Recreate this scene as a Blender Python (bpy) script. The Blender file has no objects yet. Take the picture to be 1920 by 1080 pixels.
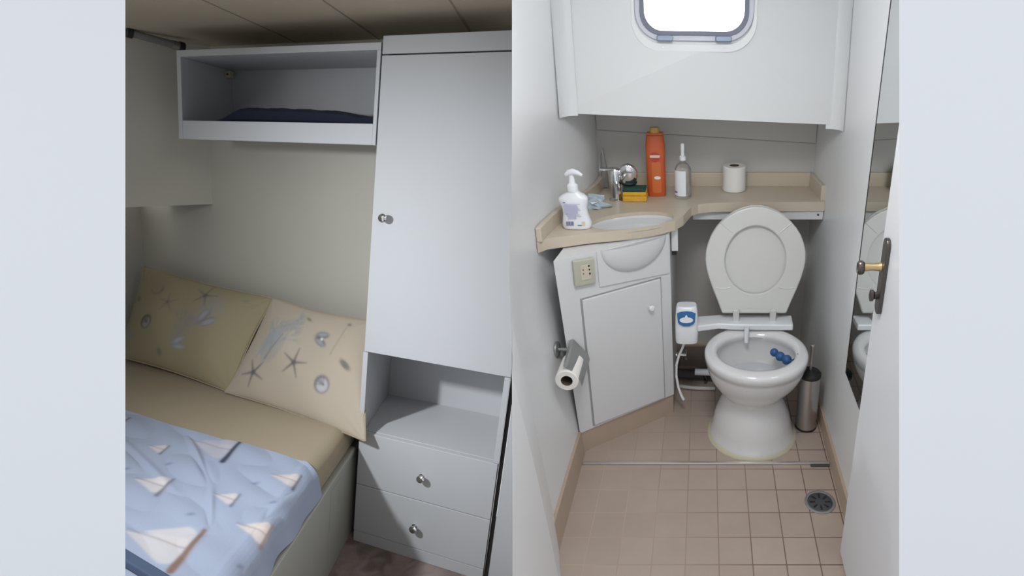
import bpy, bmesh, math, random
import numpy as np
from mathutils import Vector, Matrix
random.seed(7); rng = np.random.default_rng(7)
SC = bpy.context.scene
COL = SC.collection
PI = math.pi

# ------------------------------------------------------------------ camera
F_PX = 1130.0
PITCH = math.radians(25.95)
CAM = Vector((0.0, 0.0, 1.505))
cd = bpy.data.cameras.new('camera'); cam = bpy.data.objects.new('camera', cd); COL.objects.link(cam)
cd.sensor_fit = 'HORIZONTAL'; cd.sensor_width = 36.0
cd.lens = F_PX/1920*36.0
cd.shift_x = -363.0/1920            # a rising-front style lens, optical axis on the washroom
cd.clip_start = 0.02; cd.clip_end = 60
cam.location = CAM; cam.rotation_euler = (PI/2-PITCH, 0, 0)
SC.camera = cam

# ------------------------------------------------------------------ world, lights, exposure
SC.view_settings.view_transform = 'Standard'; SC.view_settings.look = 'None'
SC.view_settings.gamma = 1.0; SC.view_settings.use_curve_mapping = False
SC.view_settings.exposure = 0.0
w = bpy.data.worlds.new('world'); SC.world = w; w.use_nodes = True
bg = w.node_tree.nodes['Background']
bg.inputs[0].default_value = (0.95, 0.975, 1.0, 1); bg.inputs[1].default_value = 0.965

def area_light(name, loc, target, sx, sy, power, color):
    l = bpy.data.lights.new(name, 'AREA'); l.shape = 'RECTANGLE'; l.size = sx; l.size_y = sy
    l.energy = power; l.color = color
    o = bpy.data.objects.new(name, l); COL.objects.link(o); o.location = loc
    o.rotation_euler = (Vector(target)-Vector(loc)).to_track_quat('-Z', 'Y').to_euler()
    return o

# The sleeping cabin lies beside the washroom, lower and turned away: its own axes
# (along the wardrobe front, towards the head wall, up) and its origin.
K = 1.25/1.18
_L = Matrix(((1.4001, -0.3147, 0.2588), (-0.5021, 1.1894, 0.1936), (0.0755, -0.2868, 1.1740)))
_T = Vector((-0.3883, -0.2904, -0.2560))
CABIN_AXES = _L*K
CABIN_ORIGIN = CAM + (_T-CAM)*K
def cab(p): return CABIN_AXES @ Vector(p) + CABIN_ORIGIN
def ident(p): return Vector(p)

CABIN_LAMP = area_light('cabin_porthole_light', cab((-1.30, 0.42, 1.62)), cab((-0.30, 1.72, 0.45)), 0.12, 0.12, 15.0, (0.90, 0.95, 1.0))
CABIN_LAMP.data.spread = math.radians(120)
WASH_FILL = area_light('washroom_overhead_fill', (-0.05, 1.02, 1.80), (-0.05, 1.12, 0.0), 0.30, 0.30, 8.5, (0.99, 0.99, 0.98))  # added overhead fill, no ceiling fitting is visible

# ------------------------------------------------------------------ materials
def mat(name, col, rough=0.5, metal=0.0, var=0.03, scale=6.0, bump=0.0, bscale=80.0, trans=0.0, emit=None, spec=None, coat=0.0, sheen=0.0):
    m = bpy.data.materials.new(name); m.use_nodes = True
    nt = m.node_tree; b = nt.nodes['Principled BSDF']
    b.inputs['Roughness'].default_value = rough; b.inputs['Metallic'].default_value = metal
    if spec is not None: b.inputs['Specular IOR Level'].default_value = spec
    if coat: b.inputs['Coat Weight'].default_value = coat
    if sheen: b.inputs['Sheen Weight'].default_value = sheen
    if trans: b.inputs['Transmission Weight'].default_value = trans
    tc = nt.nodes.new('ShaderNodeTexCoord')
    n = nt.nodes.new('ShaderNodeTexNoise'); n.inputs['Scale'].default_value = scale; n.inputs['Detail'].default_value = 4
    nt.links.new(tc.outputs['Object'], n.inputs['Vector'])
    mx = nt.nodes.new('ShaderNodeMix'); mx.data_type = 'RGBA'
    a = [max(0, c*(1-var)) for c in col]; c2 = [min(1, c*(1+var)) for c in col]
    mx.inputs[6].default_value = (*a, 1); mx.inputs[7].default_value = (*c2, 1)
    nt.links.new(n.outputs['Fac'], mx.inputs[0]); nt.links.new(mx.outputs[2], b.inputs['Base Color'])
    if bump:
        n2 = nt.nodes.new('ShaderNodeTexNoise'); n2.inputs['Scale'].default_value = bscale; n2.inputs['Detail'].default_value = 3
        nt.links.new(tc.outputs['Object'], n2.inputs['Vector'])
        bp = nt.nodes.new('ShaderNodeBump'); bp.inputs['Strength'].default_value = bump; bp.inputs['Distance'].default_value = 0.002
        nt.links.new(n2.outputs['Fac'], bp.inputs['Height']); nt.links.new(bp.outputs['Normal'], b.inputs['Normal'])
    if emit:
        b.inputs['Emission Color'].default_value = (*emit[:3], 1); b.inputs['Emission Strength'].default_value = emit[3]
    return m

M = {}
M['bulkhead'] = mat('pale_bulkhead_paint', (0.885, 0.905, 0.945), 0.9, var=0.0, spec=0.0)
M['passage'] = mat('pale_bounce_sole', (0.60, 0.62, 0.65), 0.9, var=0.02)
M['wash_wall'] = mat('washroom_white_gelcoat', (0.74, 0.75, 0.76), 0.35, var=0.015, scale=3, bump=0.08, bscale=12)
M['wash_panel'] = mat('hatch_panel_white', (0.66, 0.67, 0.675), 0.45, var=0.02, scale=2)
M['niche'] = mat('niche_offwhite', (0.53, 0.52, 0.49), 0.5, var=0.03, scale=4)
M['cab_white'] = mat('cabin_white_laminate_dimmed', (0.50, 0.505, 0.515), 0.5, var=0.012, scale=5)  # darkened below its real paint to make the cabin dimmer
M['cab_wall'] = mat('cabin_cream_wall_dimmed', (0.54, 0.515, 0.445), 0.6, var=0.03, scale=3)  # cream also darkened, standing in for the dimmer cabin exposure
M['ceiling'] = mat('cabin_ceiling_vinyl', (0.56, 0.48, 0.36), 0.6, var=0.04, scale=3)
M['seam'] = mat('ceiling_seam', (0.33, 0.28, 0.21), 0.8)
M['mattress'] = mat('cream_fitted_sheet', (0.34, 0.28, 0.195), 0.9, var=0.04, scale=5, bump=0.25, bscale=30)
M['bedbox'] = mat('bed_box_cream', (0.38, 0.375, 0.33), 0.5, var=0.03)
M['navy'] = mat('navy_cloth', (0.007, 0.011, 0.028), 0.95, bump=0.5, bscale=60)
M['rail'] = mat('blue_grey_webbing', (0.05, 0.075, 0.13), 0.7, bump=0.3, bscale=150)
M['chrome'] = mat('chrome', (0.75, 0.76, 0.78), 0.12, 1.0, var=0.01)
M['steel'] = mat('brushed_steel', (0.55, 0.53, 0.52), 0.28, 1.0, var=0.05, scale=20)
M['greysteel'] = mat('satin_steel', (0.42, 0.43, 0.42), 0.38, 0.9, var=0.04)
M['black'] = mat('black_plastic', (0.012, 0.012, 0.013), 0.45)
M['darkmetal'] = mat('dark_patinated_brass', (0.12, 0.11, 0.10), 0.35, 0.9, var=0.2, scale=40)
M['brass'] = mat('worn_brass', (0.62, 0.47, 0.25), 0.3, 0.9, var=0.1, scale=40)
M['rod'] = mat('grey_rod', (0.22, 0.215, 0.20), 0.45)
M['counter'] = mat('beige_solid_surface', (0.56, 0.49, 0.39), 0.35, var=0.03, scale=10)
M['porcelain'] = mat('white_porcelain', (0.68, 0.68, 0.685), 0.12, var=0.01, coat=0.4)
M['basin'] = mat('basin_porcelain', (0.60, 0.60, 0.61), 0.15, var=0.01, coat=0.3)
M['seat'] = mat('white_seat_plastic', (0.61, 0.61, 0.59), 0.28, var=0.01)
M['white'] = mat('white_plastic', (0.78, 0.80, 0.83), 0.3, var=0.01)
M['vanity'] = mat('vanity_white_paint', (0.66, 0.665, 0.675), 0.4, var=0.02, scale=4)
M['greyline'] = mat('joint_shadow_grey', (0.33, 0.33, 0.34), 0.7)
M['plinth'] = mat('tan_tile_skirting', (0.44, 0.345, 0.27), 0.45, var=0.08, scale=8)
M['alu'] = mat('aluminium_strip', (0.60, 0.60, 0.58), 0.3, 0.8, var=0.04)
M['winframe'] = mat('hatch_frame_grey', (0.55, 0.57, 0.64), 0.4)
M['gasket'] = mat('hatch_gasket', (0.16, 0.17, 0.23), 0.5)
M['pane'] = mat('bright_acrylic_pane', (0.9, 0.9, 0.9), 0.2, emit=(0.96, 0.98, 1.0, 5.0))
M['hinge'] = mat('blue_grey_hinge', (0.20, 0.25, 0.33), 0.35, 0.3)
M['orange'] = mat('orange_bottle', (0.55, 0.10, 0.025), 0.3, var=0.06, scale=12)
M['orange2'] = mat('orange_label', (0.60, 0.15, 0.035), 0.35)
M['redmark'] = mat('red_mark', (0.45, 0.05, 0.03), 0.4)
M['gold'] = mat('ochre_cap', (0.55, 0.33, 0.08), 0.35)
M['sponge'] = mat('yellow_sponge', (0.72, 0.40, 0.04), 0.95, var=0.15, scale=90, bump=0.9, bscale=200)
M['scour'] = mat('green_scourer', (0.02, 0.07, 0.06), 0.95, var=0.3, scale=120, bump=0.9, bscale=250)
M['clear'] = mat('clear_plastic', (0.86, 0.88, 0.88), 0.08, trans=0.85)
M['paper'] = mat('white_paper', (0.80, 0.78, 0.75), 0.95, var=0.02, bump=0.2, bscale=90)
M['core'] = mat('cardboard_core', (0.10, 0.07, 0.05), 0.9)
M['lilac'] = mat('lilac_print', (0.47, 0.47, 0.62), 0.5)
M['violet'] = mat('violet_print', (0.13, 0.13, 0.30), 0.5)
M['peach'] = mat('peach_print', (0.72, 0.55, 0.45), 0.5)
M['blue'] = mat('blue_emblem', (0.02, 0.13, 0.33), 0.35)
M['blueblock'] = mat('blue_freshener', (0.025, 0.10, 0.26), 0.5)
M['iceblue'] = mat('ice_blue_plastic', (0.55, 0.66, 0.72), 0.25, trans=0.2)
M['outlet'] = mat('socket_plate_beige', (0.46, 0.46, 0.38), 0.4)
M['outlet2'] = mat('socket_insert_cream', (0.58, 0.52, 0.42), 0.4)
M['mirror'] = mat('mirror_glass', (0.80, 0.83, 0.83), 0.015, 1.0, var=0.0)
M['door'] = mat('door_white_paint', (0.70, 0.71, 0.74), 0.4, var=0.015, scale=3)
M['caulk'] = mat('yellowed_sealant', (0.55, 0.52, 0.38), 0.6)
M['darkgrey'] = mat('dark_gap_and_fittings', (0.07, 0.06, 0.055), 0.8)
M['brownpipe'] = mat('brown_base_block', (0.15, 0.12, 0.10), 0.7)
M['drain'] = mat('dark_drain_grate', (0.09, 0.10, 0.11), 0.4, 0.5)
M['water'] = mat('bowl_water', (0.55, 0.57, 0.60), 0.05)

def floor_tiles():
    m = bpy.data.materials.new('tan_mosaic_tile'); m.use_nodes = True
    nt = m.node_tree; b = nt.nodes['Principled BSDF']; N = nt.nodes; Lk = nt.links
    b.inputs['Roughness'].default_value = 0.38
    tc = N.new('ShaderNodeTexCoord'); sp = N.new('ShaderNodeSeparateXYZ'); Lk.new(tc.outputs['Object'], sp.inputs[0])
    def mth(op, a, bb=None, **k):
        n = N.new('ShaderNodeMath'); n.operation = op
        for i, v in enumerate((a, bb)):
            if v is None: continue
            if isinstance(v, (int, float)): n.inputs[i].default_value = v
            else: Lk.new(v, n.inputs[i])
        return n.outputs[0]
    masks = []; cells = []
    for ax, off in ((0, 0.0395), (1, 1.434)):
        t = mth('DIVIDE', mth('SUBTRACT', sp.outputs[ax], off), 0.0993)
        cells.append(mth('FLOOR', t))
        fr = mth('FRACT', t)
        d = mth('ABSOLUTE', mth('SUBTRACT', fr, 0.5))
        masks.append(mth('GREATER_THAN', d, 0.483))
    line = mth('MAXIMUM', masks[0], masks[1])
    cb = N.new('ShaderNodeCombineXYZ'); Lk.new(cells[0], cb.inputs[0]); Lk.new(cells[1], cb.inputs[1])
    wn = N.new('ShaderNodeTexWhiteNoise'); Lk.new(cb.outputs[0], wn.inputs['Vector'])
    ns = N.new('ShaderNodeTexNoise'); ns.inputs['Scale'].default_value = 9; ns.inputs['Detail'].default_value = 5
    Lk.new(tc.outputs['Object'], ns.inputs['Vector'])
    f = mth('ADD', mth('MULTIPLY', wn.outputs['Value'], 0.25), mth('MULTIPLY', ns.outputs['Fac'], 0.75))
    m1 = N.new('ShaderNodeMix'); m1.data_type = 'RGBA'; Lk.new(f, m1.inputs[0])
    m1.inputs[6].default_value = (0.36, 0.285, 0.235, 1); m1.inputs[7].default_value = (0.46, 0.38, 0.325, 1)
    # grout is worn pale on the left and dark by the drain
    n3 = N.new('ShaderNodeTexNoise'); n3.inputs['Scale'].default_value = 2.2; Lk.new(tc.outputs['Object'], n3.inputs['Vector'])
    g = mth('ADD', mth('MULTIPLY', sp.outputs[0], 1.4), mth('MULTIPLY', n3.outputs['Fac'], 1.0))
    gm = N.new('ShaderNodeMix'); gm.data_type = 'RGBA'; gm.clamp_factor = True; Lk.new(g, gm.inputs[0])
    gm.inputs[6].default_value = (0.46, 0.36, 0.28, 1); gm.inputs[7].default_value = (0.13, 0.08, 0.07, 1)
    m2 = N.new('ShaderNodeMix'); m2.data_type = 'RGBA'; Lk.new(line, m2.inputs[0]); Lk.new(m1.outputs[2], m2.inputs[6]); Lk.new(gm.outputs[2], m2.inputs[7])
    Lk.new(m2.outputs[2], b.inputs['Base Color'])
    bp = N.new('ShaderNodeBump'); bp.inputs['Strength'].default_value = 0.3; bp.inputs['Distance'].default_value = 0.001; bp.invert = True
    Lk.new(line, bp.inputs['Height']); Lk.new(bp.outputs['Normal'], b.inputs['Normal'])
    return m
M['tiles'] = floor_tiles()

def marble_floor():
    m = mat('mauve_brown_vinyl', (0.33, 0.26, 0.23), 0.5, var=0.0)
    nt = m.node_tree; N = nt.nodes; Lk = nt.links
    tc = N.new('ShaderNodeTexCoord'); n = N.new('ShaderNodeTexNoise'); n.inputs['Scale'].default_value = 7; n.inputs['Detail'].default_value = 8; n.inputs['Distortion'].default_value = 1.2
    Lk.new(tc.outputs['Object'], n.inputs['Vector'])
    r = N.new('ShaderNodeValToRGB'); r.color_ramp.elements[0].position = 0.35; r.color_ramp.elements[1].position = 0.65
    r.color_ramp.elements[0].color = (0.14, 0.105, 0.09, 1); r.color_ramp.elements[1].color = (0.30, 0.24, 0.22, 1)
    Lk.new(n.outputs['Fac'], r.inputs[0]); Lk.new(r.outputs[0], N['Principled BSDF'].inputs['Base Color'])
    return m
M['vinyl'] = marble_floor()

def print_mat(name, rough=0.9, bump=0.3, bscale=120):
    m = bpy.data.materials.new(name); m.use_nodes = True; nt = m.node_tree; b = nt.nodes['Principled BSDF']
    b.inputs['Roughness'].default_value = rough
    a = nt.nodes.new('ShaderNodeVertexColor'); a.layer_name = 'print'
    nt.links.new(a.outputs['Color'], b.inputs['Base Color'])
    tc = nt.nodes.new('ShaderNodeTexCoord'); n2 = nt.nodes.new('ShaderNodeTexNoise'); n2.inputs['Scale'].default_value = bscale
    nt.links.new(tc.outputs['Object'], n2.inputs['Vector'])
    bp = nt.nodes.new('ShaderNodeBump'); bp.inputs['Strength'].default_value = bump; bp.inputs['Distance'].default_value = 0.002
    nt.links.new(n2.outputs['Fac'], bp.inputs['Height']); nt.links.new(bp.outputs['Normal'], b.inputs['Normal'])
    return m
M['shell_print'] = print_mat('seashell_print_cotton')
M['boat_print'] = print_mat('sailboat_print_cotton')

# ------------------------------------------------------------------ mesh helpers
class MB:
    def __init__(s, T=ident): s.v = []; s.f = []; s.T = T
    def add(s, verts, faces):
        o = len(s.v); s.v += [s.T(p) for p in verts]; s.f += [tuple(i+o for i in f) for f in faces]; return s
    def box(s, x0, x1, y0, y1, z0, z1):
        return s.add([(x, y, z) for z in (z0, z1) for y in (y0, y1) for x in (x0, x1)],
                     [(0,2,3,1),(4,5,7,6),(0,1,5,4),(2,6,7,3),(0,4,6,2),(1,3,7,5)])
    def hexa(s, a, b):
        """two quads (near and far, same winding) joined to a solid"""
        return s.add(list(a)+list(b), [(0,1,2,3),(7,6,5,4),(0,4,5,1),(1,5,6,2),(2,6,7,3),(3,7,4,0)])
    def prism(s, poly, off):
        """planar 3D polygon extruded by vector off"""
        n = len(poly); off = Vector(off)
        vs = [Vector(p) for p in poly]; vs2 = [p+off for p in vs]
        return s.add(vs+vs2, [tuple(range(n)), tuple(range(2*n-1, n-1, -1))]+[(i, i+n, (i+1) % n+n, (i+1) % n) for i in range(n)])
    def rings(s, rings, cap0=True, cap1=True, close=True):
        n = len(rings[0]); vs = [p for r in rings for p in r]; fs = []
        for k in range(len(rings)-1):
            for i in range(n if close else n-1):
                j = (i+1) % n
                fs.append((k*n+i, k*n+j, (k+1)*n+j, (k+1)*n+i))
        if cap0: fs.append(tuple(range(n-1, -1, -1)))
        if cap1: fs.append(tuple(range((len(rings)-1)*n, len(rings)*n)))
        return s.add(vs, fs)
    def lathe(s, prof, c=(0,0,0), seg=40, sx=1, sy=1, axis='z', cap0=True, cap1=True):
        R = []
        for r, h in prof:
            ring = []
            for i in range(seg):
                a = 2*PI*i/seg; u, v = r*math.cos(a)*sx, r*math.sin(a)*sy
                p = (u, v, h) if axis == 'z' else ((h, u, v) if axis == 'x' else (v, h, u))
                ring.append((c[0]+p[0], c[1]+p[1], c[2]+p[2]))
            R.append(ring)
        return s.rings(R, cap0, cap1)
    def tube(s, pts, r, seg=14, caps=True):
        pts = [Vector(p) for p in pts]; R = []; n = len(pts)
        up = Vector((0.13, 0.21, 1)).normalized()
        for i, p in enumerate(pts):
            d = (pts[min(i+1, n-1)]-pts[max(i-1, 0)]).normalized()
            e1 = d.cross(up)
            if e1.length < 0.1: e1 = d.cross(Vector((1, 0, 0)))
            e1.normalize(); e2 = d.cross(e1)
            rr = r[i] if isinstance(r, (list, tuple)) else r
            R.append([p+e1*rr*math.cos(2*PI*k/seg)+e2*rr*math.sin(2*PI*k/seg) for k in range(seg)])
        return s.rings(R, caps, caps)
    def build(s, name, m, parent=None, smooth=False, bevel=0.0, seg=2, origin=None, angle=40):
        vs = [Vector(p) for p in s.v]
        if parent is not None: org = Vector(parent.get('_o', (0,0,0)))
        elif origin is not None: org = Vector(origin)
        else:
            lo = [min(p[i] for p in vs) for i in range(3)]; hi = [max(p[i] for p in vs) for i in range(3)]
            org = Vector(((lo[0]+hi[0])/2, (lo[1]+hi[1])/2, lo[2]))
        me = bpy.data.meshes.new(name); me.from_pydata([p-org for p in vs], [], s.f)
        bm = bmesh.new(); bm.from_mesh(me); bmesh.ops.recalc_face_normals(bm, faces=bm.faces); bm.to_mesh(me); bm.free()
        me.materials.append(m)
        o = bpy.data.objects.new(name, me); COL.objects.link(o)
        if parent is not None: o.parent = parent; o['_o'] = tuple(org)
        else: o.location = org; o['_o'] = tuple(org)
        if smooth:
            for p in me.polygons: p.use_smooth = True
            try: me.set_sharp_from_angle(angle=math.radians(angle))
            except Exception: pass
        if bevel:
            b = o.modifiers.new('b', 'BEVEL'); b.width = bevel; b.segments = seg; b.limit_method = 'ANGLE'; b.angle_limit = math.radians(35)
        return o

def tag(o, label=None, cat=None, group=None, kind=None):
    if label: o['label'] = label
    if cat: o['category'] = cat
    if group: o['group'] = group
    if kind: o['kind'] = kind
    return o
def struct(o, label=None): o['kind'] = 'structure'; (label and o.__setitem__('label', label)); return o
def thing(name, loc, label, cat, group=None):
    o = bpy.data.objects.new(name, None); COL.objects.link(o); o.location = loc; o.empty_display_size = 0.05
    o['_o'] = tuple(loc); return tag(o, label, cat, group)
def copy_thing(o, parent=None):
    c = o.copy(); COL.objects.link(c)
    if parent is not None: c.parent = parent
    for ch in list(o.children): copy_thing(ch, c)
    return c
def smoothstep(a, b, x): t = min(1, max(0, (x-a)/(b-a))); return t*t*(3-2*t)

# forward distance of a point from the lens, used where panels meet the passage
def fwd(y, z): return y*math.cos(PITCH)+(CAM.z-z)*math.sin(PITCH)
def y_at(fd, z): return (fd-(CAM.z-z)*math.sin(PITCH))/math.cos(PITCH)

# ================================================================== PASSAGE BULKHEADS
def bulkhead(name, k, y, side):
    b = MB(); z0, z1 = -.05, 2.5; xo = side*4.0; t = 0.03
    e0 = k*fwd(y, z0); e1 = k*fwd(y, z1)
    s_ = side*0.035
    b.hexa([(e0, y, z0), (xo, y, z0), (xo, y, z1), (e1, y, z1)], [(e0+s_*(2 if side < 0 else 1), y+t, z0), (xo, y+t, z0), (xo, y+t, z1), (e1+s_*(2 if side < 0 else 1), y+t, z1)])
    return struct(b.build(name, M['bulkhead']))
bulkhead('wall_left', (235-1323)/F_PX, 0.80, -1)
bulkhead('wall_right', (1686-1323)/F_PX, 0.735, 1)
struct(MB().box(-4.0, 4.0, .84, .87, 1.60, 2.5).build('light_block_front', M['bulkhead']))  # unseen header, added above the view to keep world light out
struct(MB().box(-4.0, 4.0, -2.5, .80, -.06, -.03).build('floor', M['passage'], origin=(0, 0, 0)))  # unseen sole, added to block light from below and bounce some up
struct(MB().box(-4.0, -.60, .80, .83, -1.4, -.03).build('light_block_front', M['bulkhead']))  # unseen panel under the sole, added to shut out world light
struct(MB().box(-.66, -.50, 2.46, 2.49, -1.2, 2.2).build('wall_back', M['cab_wall']))  # unseen filler, added to close a bright slit beside the wardrobe

# ================================================================== WASHROOM SHELL
YB = 2.385
def xl(y, z):
    g = smoothstep(0.0, 0.8, z) if z < 0.9 else 1-0.6*smoothstep(0.9, 1.2, z)
    return -.452+.025*smoothstep(1.9, YB, y)-.078*g*smoothstep(2.3, 1.75, y if y > 0 else 0)*smoothstep(1.1, 1.6, y)
def xr(y, z): return .455-.02*smoothstep(2.0, YB, y)

def wall_left_washroom():
    b = MB(); zs = [i*0.05 for i in range(-1, 41)]; n = 36
    def grid(off):
        g = []
        for z in zs:
            row = []; y0 = 1.0     # the front end is raked
            for it in range(12): y0 = .5*y0+.5*(y_at((-xl(y0, z)+off)*F_PX/363.0, z)+off*.5)
            for i in range(n+1):
                y = y0+(YB+.02-y0)*i/n
                row.append((xl(y, z)-off, y, z))
            g.append(row)
        return g
    A, Bk = grid(0), grid(0.012)
    for R, fl in ((A, 0), (Bk, 1)): b.rings(R, False, False, close=False)
    for e in (0, n): b.rings([[r[e] for r in A], [r[e] for r in Bk]], False, False, close=False)
    b.rings([A[0], Bk[0]], False, False, close=False); b.rings([A[-1], Bk[-1]], False, False, close=False)
    return struct(b.build('wall_left', M['wash_wall'], smooth=True))
wall_left_washroom()
b = MB(); zs = [0, 2.0]
b.rings([[(xr(y, z), y, z) for y in np.linspace(0.79, YB+.02, 24)] for z in (-.05, 2.0)], False, False, close=False)
b.rings([[(xr(y, z)+.015, y, z) for y in np.linspace(0.79, YB+.02, 24)] for z in (-.05, 2.0)], False, False, close=False)
struct(b.build('wall_right', M['wash_wall'], smooth=True))
struct(MB().box(-.56, .50, .25, YB+.03, -.06, 0.0).build('floor', M['tiles'], origin=(0, 0, 0)))
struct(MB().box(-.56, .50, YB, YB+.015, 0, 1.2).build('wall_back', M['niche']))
struct(MB().box(-.56, .50, 1.0, YB+.03, 2.0, 2.02).build('ceiling', M['wash_wall']))  # unseen, added to control the light in the washroom
# knee of the bulkhead end by the entrance
b = MB(); kx = -.40
b.prism([(kx, .66, 0), (kx, y_at(.40*F_PX/363, .80), .80), (kx, 1.085, .52), (kx, 1.112, .28), (kx, 1.131, .06), (kx, 1.135, 0)], (-.05, .185, 0))
struct(b.build('trim_1', M['wash_wall'], bevel=.004))

# overhanging hatch panel (slightly out of level, leaning back)
BL, BR = Vector((-.468, 2.015, 1.158)), Vector((.452, 2.055, 1.112))
TL = Vector((-.468, 2.11, 2.0))
ex = (BR-BL).normalized(); ey = ((TL-BL)-ex*((TL-BL).dot(ex))).normalized(); en = ex.cross(ey)  # en points to -y (room)
if en.y > 0: en = -en
wc = Vector((-.035, 0, 0))
def on_panel(x, z):
    # point on the panel plane at x, z
    n = en; y = BL.y-((x-BL.x)*n.x+(z-BL.z)*n.z)/n.y
    return Vector((x, y, z))
TR = on_panel(.452, 2.0)
WIN_B = 1.398; WH = .24; WW = .318                      # clear opening
WC = on_panel(-.035, WIN_B+WH/2)
rx = Vector((1, 0, -.013)).normalized(); ux = en.cross(rx).normalized()
if ux.z < 0: ux = -ux
def rrect(w_, h_, r, n=8):
    pts = []
    for cx, cy, a0 in ((w_/2-r, h_/2-r, 0), (-w_/2+r, h_/2-r, PI/2), (-w_/2+r, -h_/2+r, PI), (w_/2-r, -h_/2+r, 1.5*PI)):
        for i in range(n+1):
            a = a0+PI/2*i/n; pts.append((cx+r*math.cos(a), cy+r*math.sin(a)))
    return pts
def wp(p, d=0): return WC+rx*p[0]+ux*p[1]+en*d
def fill_with_hole(outer, hole, T3, d_vec, name, m, parent=None, **kw):
    """flat plate with an opening: outer and hole are 2D loops, T3 maps to 3D, d_vec is thickness"""
    bm = bmesh.new(); L2 = []
    for lp in (outer, hole):
        vs = [bm.verts.new(T3(p)) for p in lp]; L2.append(vs)
        for i in range(len(vs)): bm.edges.new((vs[i], vs[(i+1) % len(vs)]))
    bmesh.ops.triangle_fill(bm, use_beauty=True, use_dissolve=False, edges=bm.edges[:])
    bm.verts.ensure_lookup_table(); bm.verts.index_update()
    V = [v.co.copy() for v in bm.verts]; Fc = [tuple(v.index for v in f.verts) for f in bm.faces]
    idx = [[v.index for v in l] for l in L2]; bm.free()
    n = len(V); b = MB(); dv = Vector(d_vec)
    fs = Fc+[tuple(i+n for i in reversed(f)) for f in Fc]
    for l in idx:
        for i in range(len(l)): a, c = l[i], l[(i+1) % len(l)]; fs.append((a, c, c+n, a+n))
    b.add(V+[v+dv for v in V], fs)
    return b.build(name, m, parent, **kw)
pan = fill_with_hole([BL, BR, TR, TL], [wp(p) for p in rrect(WW+.03, WH+.03, .06)], lambda p: p, -en*0.03, 'wall_back', M['wash_panel'], angle=30)
struct(pan)
# soffit under the panel running back to the niche wall
struct(MB().hexa([BL+Vector((.0,.0,0)), BR, Vector((.452, YB+.01, 1.115)), Vector((-.44, YB+.01, 1.16))],
     [BL+Vector((0,.03,.02)), BR+Vector((0,.03,.02)), Vector((.452, YB+.01, 1.135)), Vector((-.44, YB+.01, 1.18))]).build('ceiling', M['wash_panel']))
# coved corners
def cove(xc, sx, name):
    b = MB(); R = []; r = .05
    for z, Pn in ((1.15 if sx < 0 else 1.10, 0), (2.0, 1)):
        yp = on_panel(xc, z).y
        pts = [(xc, yp-r, z)]+[(xc-sx*(r-r*math.cos(a)), yp-r+r*math.sin(a), z) for a in np.linspace(0, PI/2, 8)]+[(xc-sx*r, yp+.002, z), (xc+sx*.004, yp+.002, z)]
        R.append(pts)
    b.rings(R, True, True)
    return struct(b.build(name, M['wash_panel'], smooth=True))
cove(-.466, -1, 'trim_2'); cove(.453, 1, 'trim_3')
# joint board across the niche wall
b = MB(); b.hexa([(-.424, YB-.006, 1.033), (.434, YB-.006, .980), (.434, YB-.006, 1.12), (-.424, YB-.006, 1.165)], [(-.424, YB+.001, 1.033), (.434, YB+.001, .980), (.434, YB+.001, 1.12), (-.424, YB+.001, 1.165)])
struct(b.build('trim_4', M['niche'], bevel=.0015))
b = MB(); b.hexa([(-.424, YB-.0035, 1.0295), (.434, YB-.0035, .9765), (.434, YB-.0035, .980), (-.424, YB-.0035, 1.033)], [(-.424, YB+.001, 1.0295), (.434, YB+.001, .9765), (.434, YB+.001, .980), (-.424, YB+.001, 1.033)])
struct(b.build('trim_4', M['greyline']))
# skirtings
def skirt(name, f, y0, y1, h0, h1, sgn):
    b = MB(); R = []
    for y in np.linspace(y0, y1, 14):
        h = h0+(h1-h0)*(y-y0)/(y1-y0)
        R.append([(f(y, 0), y, 0.0), (f(y, 0)+sgn*.012, y, 0.0), (f(y, h)+sgn*.010, y, h), (f(y, h), y, h)])
    b.rings(R, True, True); return struct(b.build(name, M['plinth']))
skirt('baseboard_left', xl, 1.04, 1.712, .115, .10, 1)
skirt('baseboard_right', xr, .90, YB, .075, .06, -1)
struct(MB().box(-.42, .43, YB-.012, YB, 0, .06).build('baseboard_back', M['plinth']))
struct(MB().box(-.438, .441, 1.652, 1.663, 0, .009).build('trim_5', M['alu'], bevel=.002))
struct(MB().box(.372, .440, 1.642, 1.651, 0, .006).build('threshold_shade', M['darkgrey'], bevel=.002))  # dark strip put in for the shadow under the threshold's right end

# hatch window
wf = fill_with_hole(rrect(.371, WH+.053, .085), rrect(WW+.004, WH+.004, .062), lambda p: wp(p, .0), en*.012, 'window_1', M['winframe'], bevel=.002)
struct(wf)
fill_with_hole(rrect(.395, WH+.10, .09), rrect(.372, WH+.054, .086), lambda p: wp((p[0], p[1]-.008 if p[1] < 0 else p[1]), .0), en*.004, 'flange', M['wash_wall'], wf, bevel=.0015)
fill_with_hole(rrect(WW+.022, WH+.022, .066), rrect(WW-.006, WH-.004, .058), lambda p: wp(p, .010), en*.006, 'gasket', M['gasket'], wf, bevel=.001)
b = MB(); b.prism([wp(p, -.004) for p in rrect(WW+.006, WH+.006, .06)], en*.006); b.build('pane', M['pane'], wf)
for hx in (-.092, .092):
    b = MB(); b.prism([wp((hx+p[0], -WH/2-.020+p[1]), .012) for p in rrect(.052, .018, .006, 4)], en*.012); b.build('hinge', M['hinge'], wf, bevel=.003)
    b = MB(); b.prism([wp((hx*1.06+p[0], -WH/2-.045+p[1]), .003) for p in rrect(.006, .006, .0029, 3)], en*.003); b.build('screw', M['greysteel'], wf)

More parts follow.
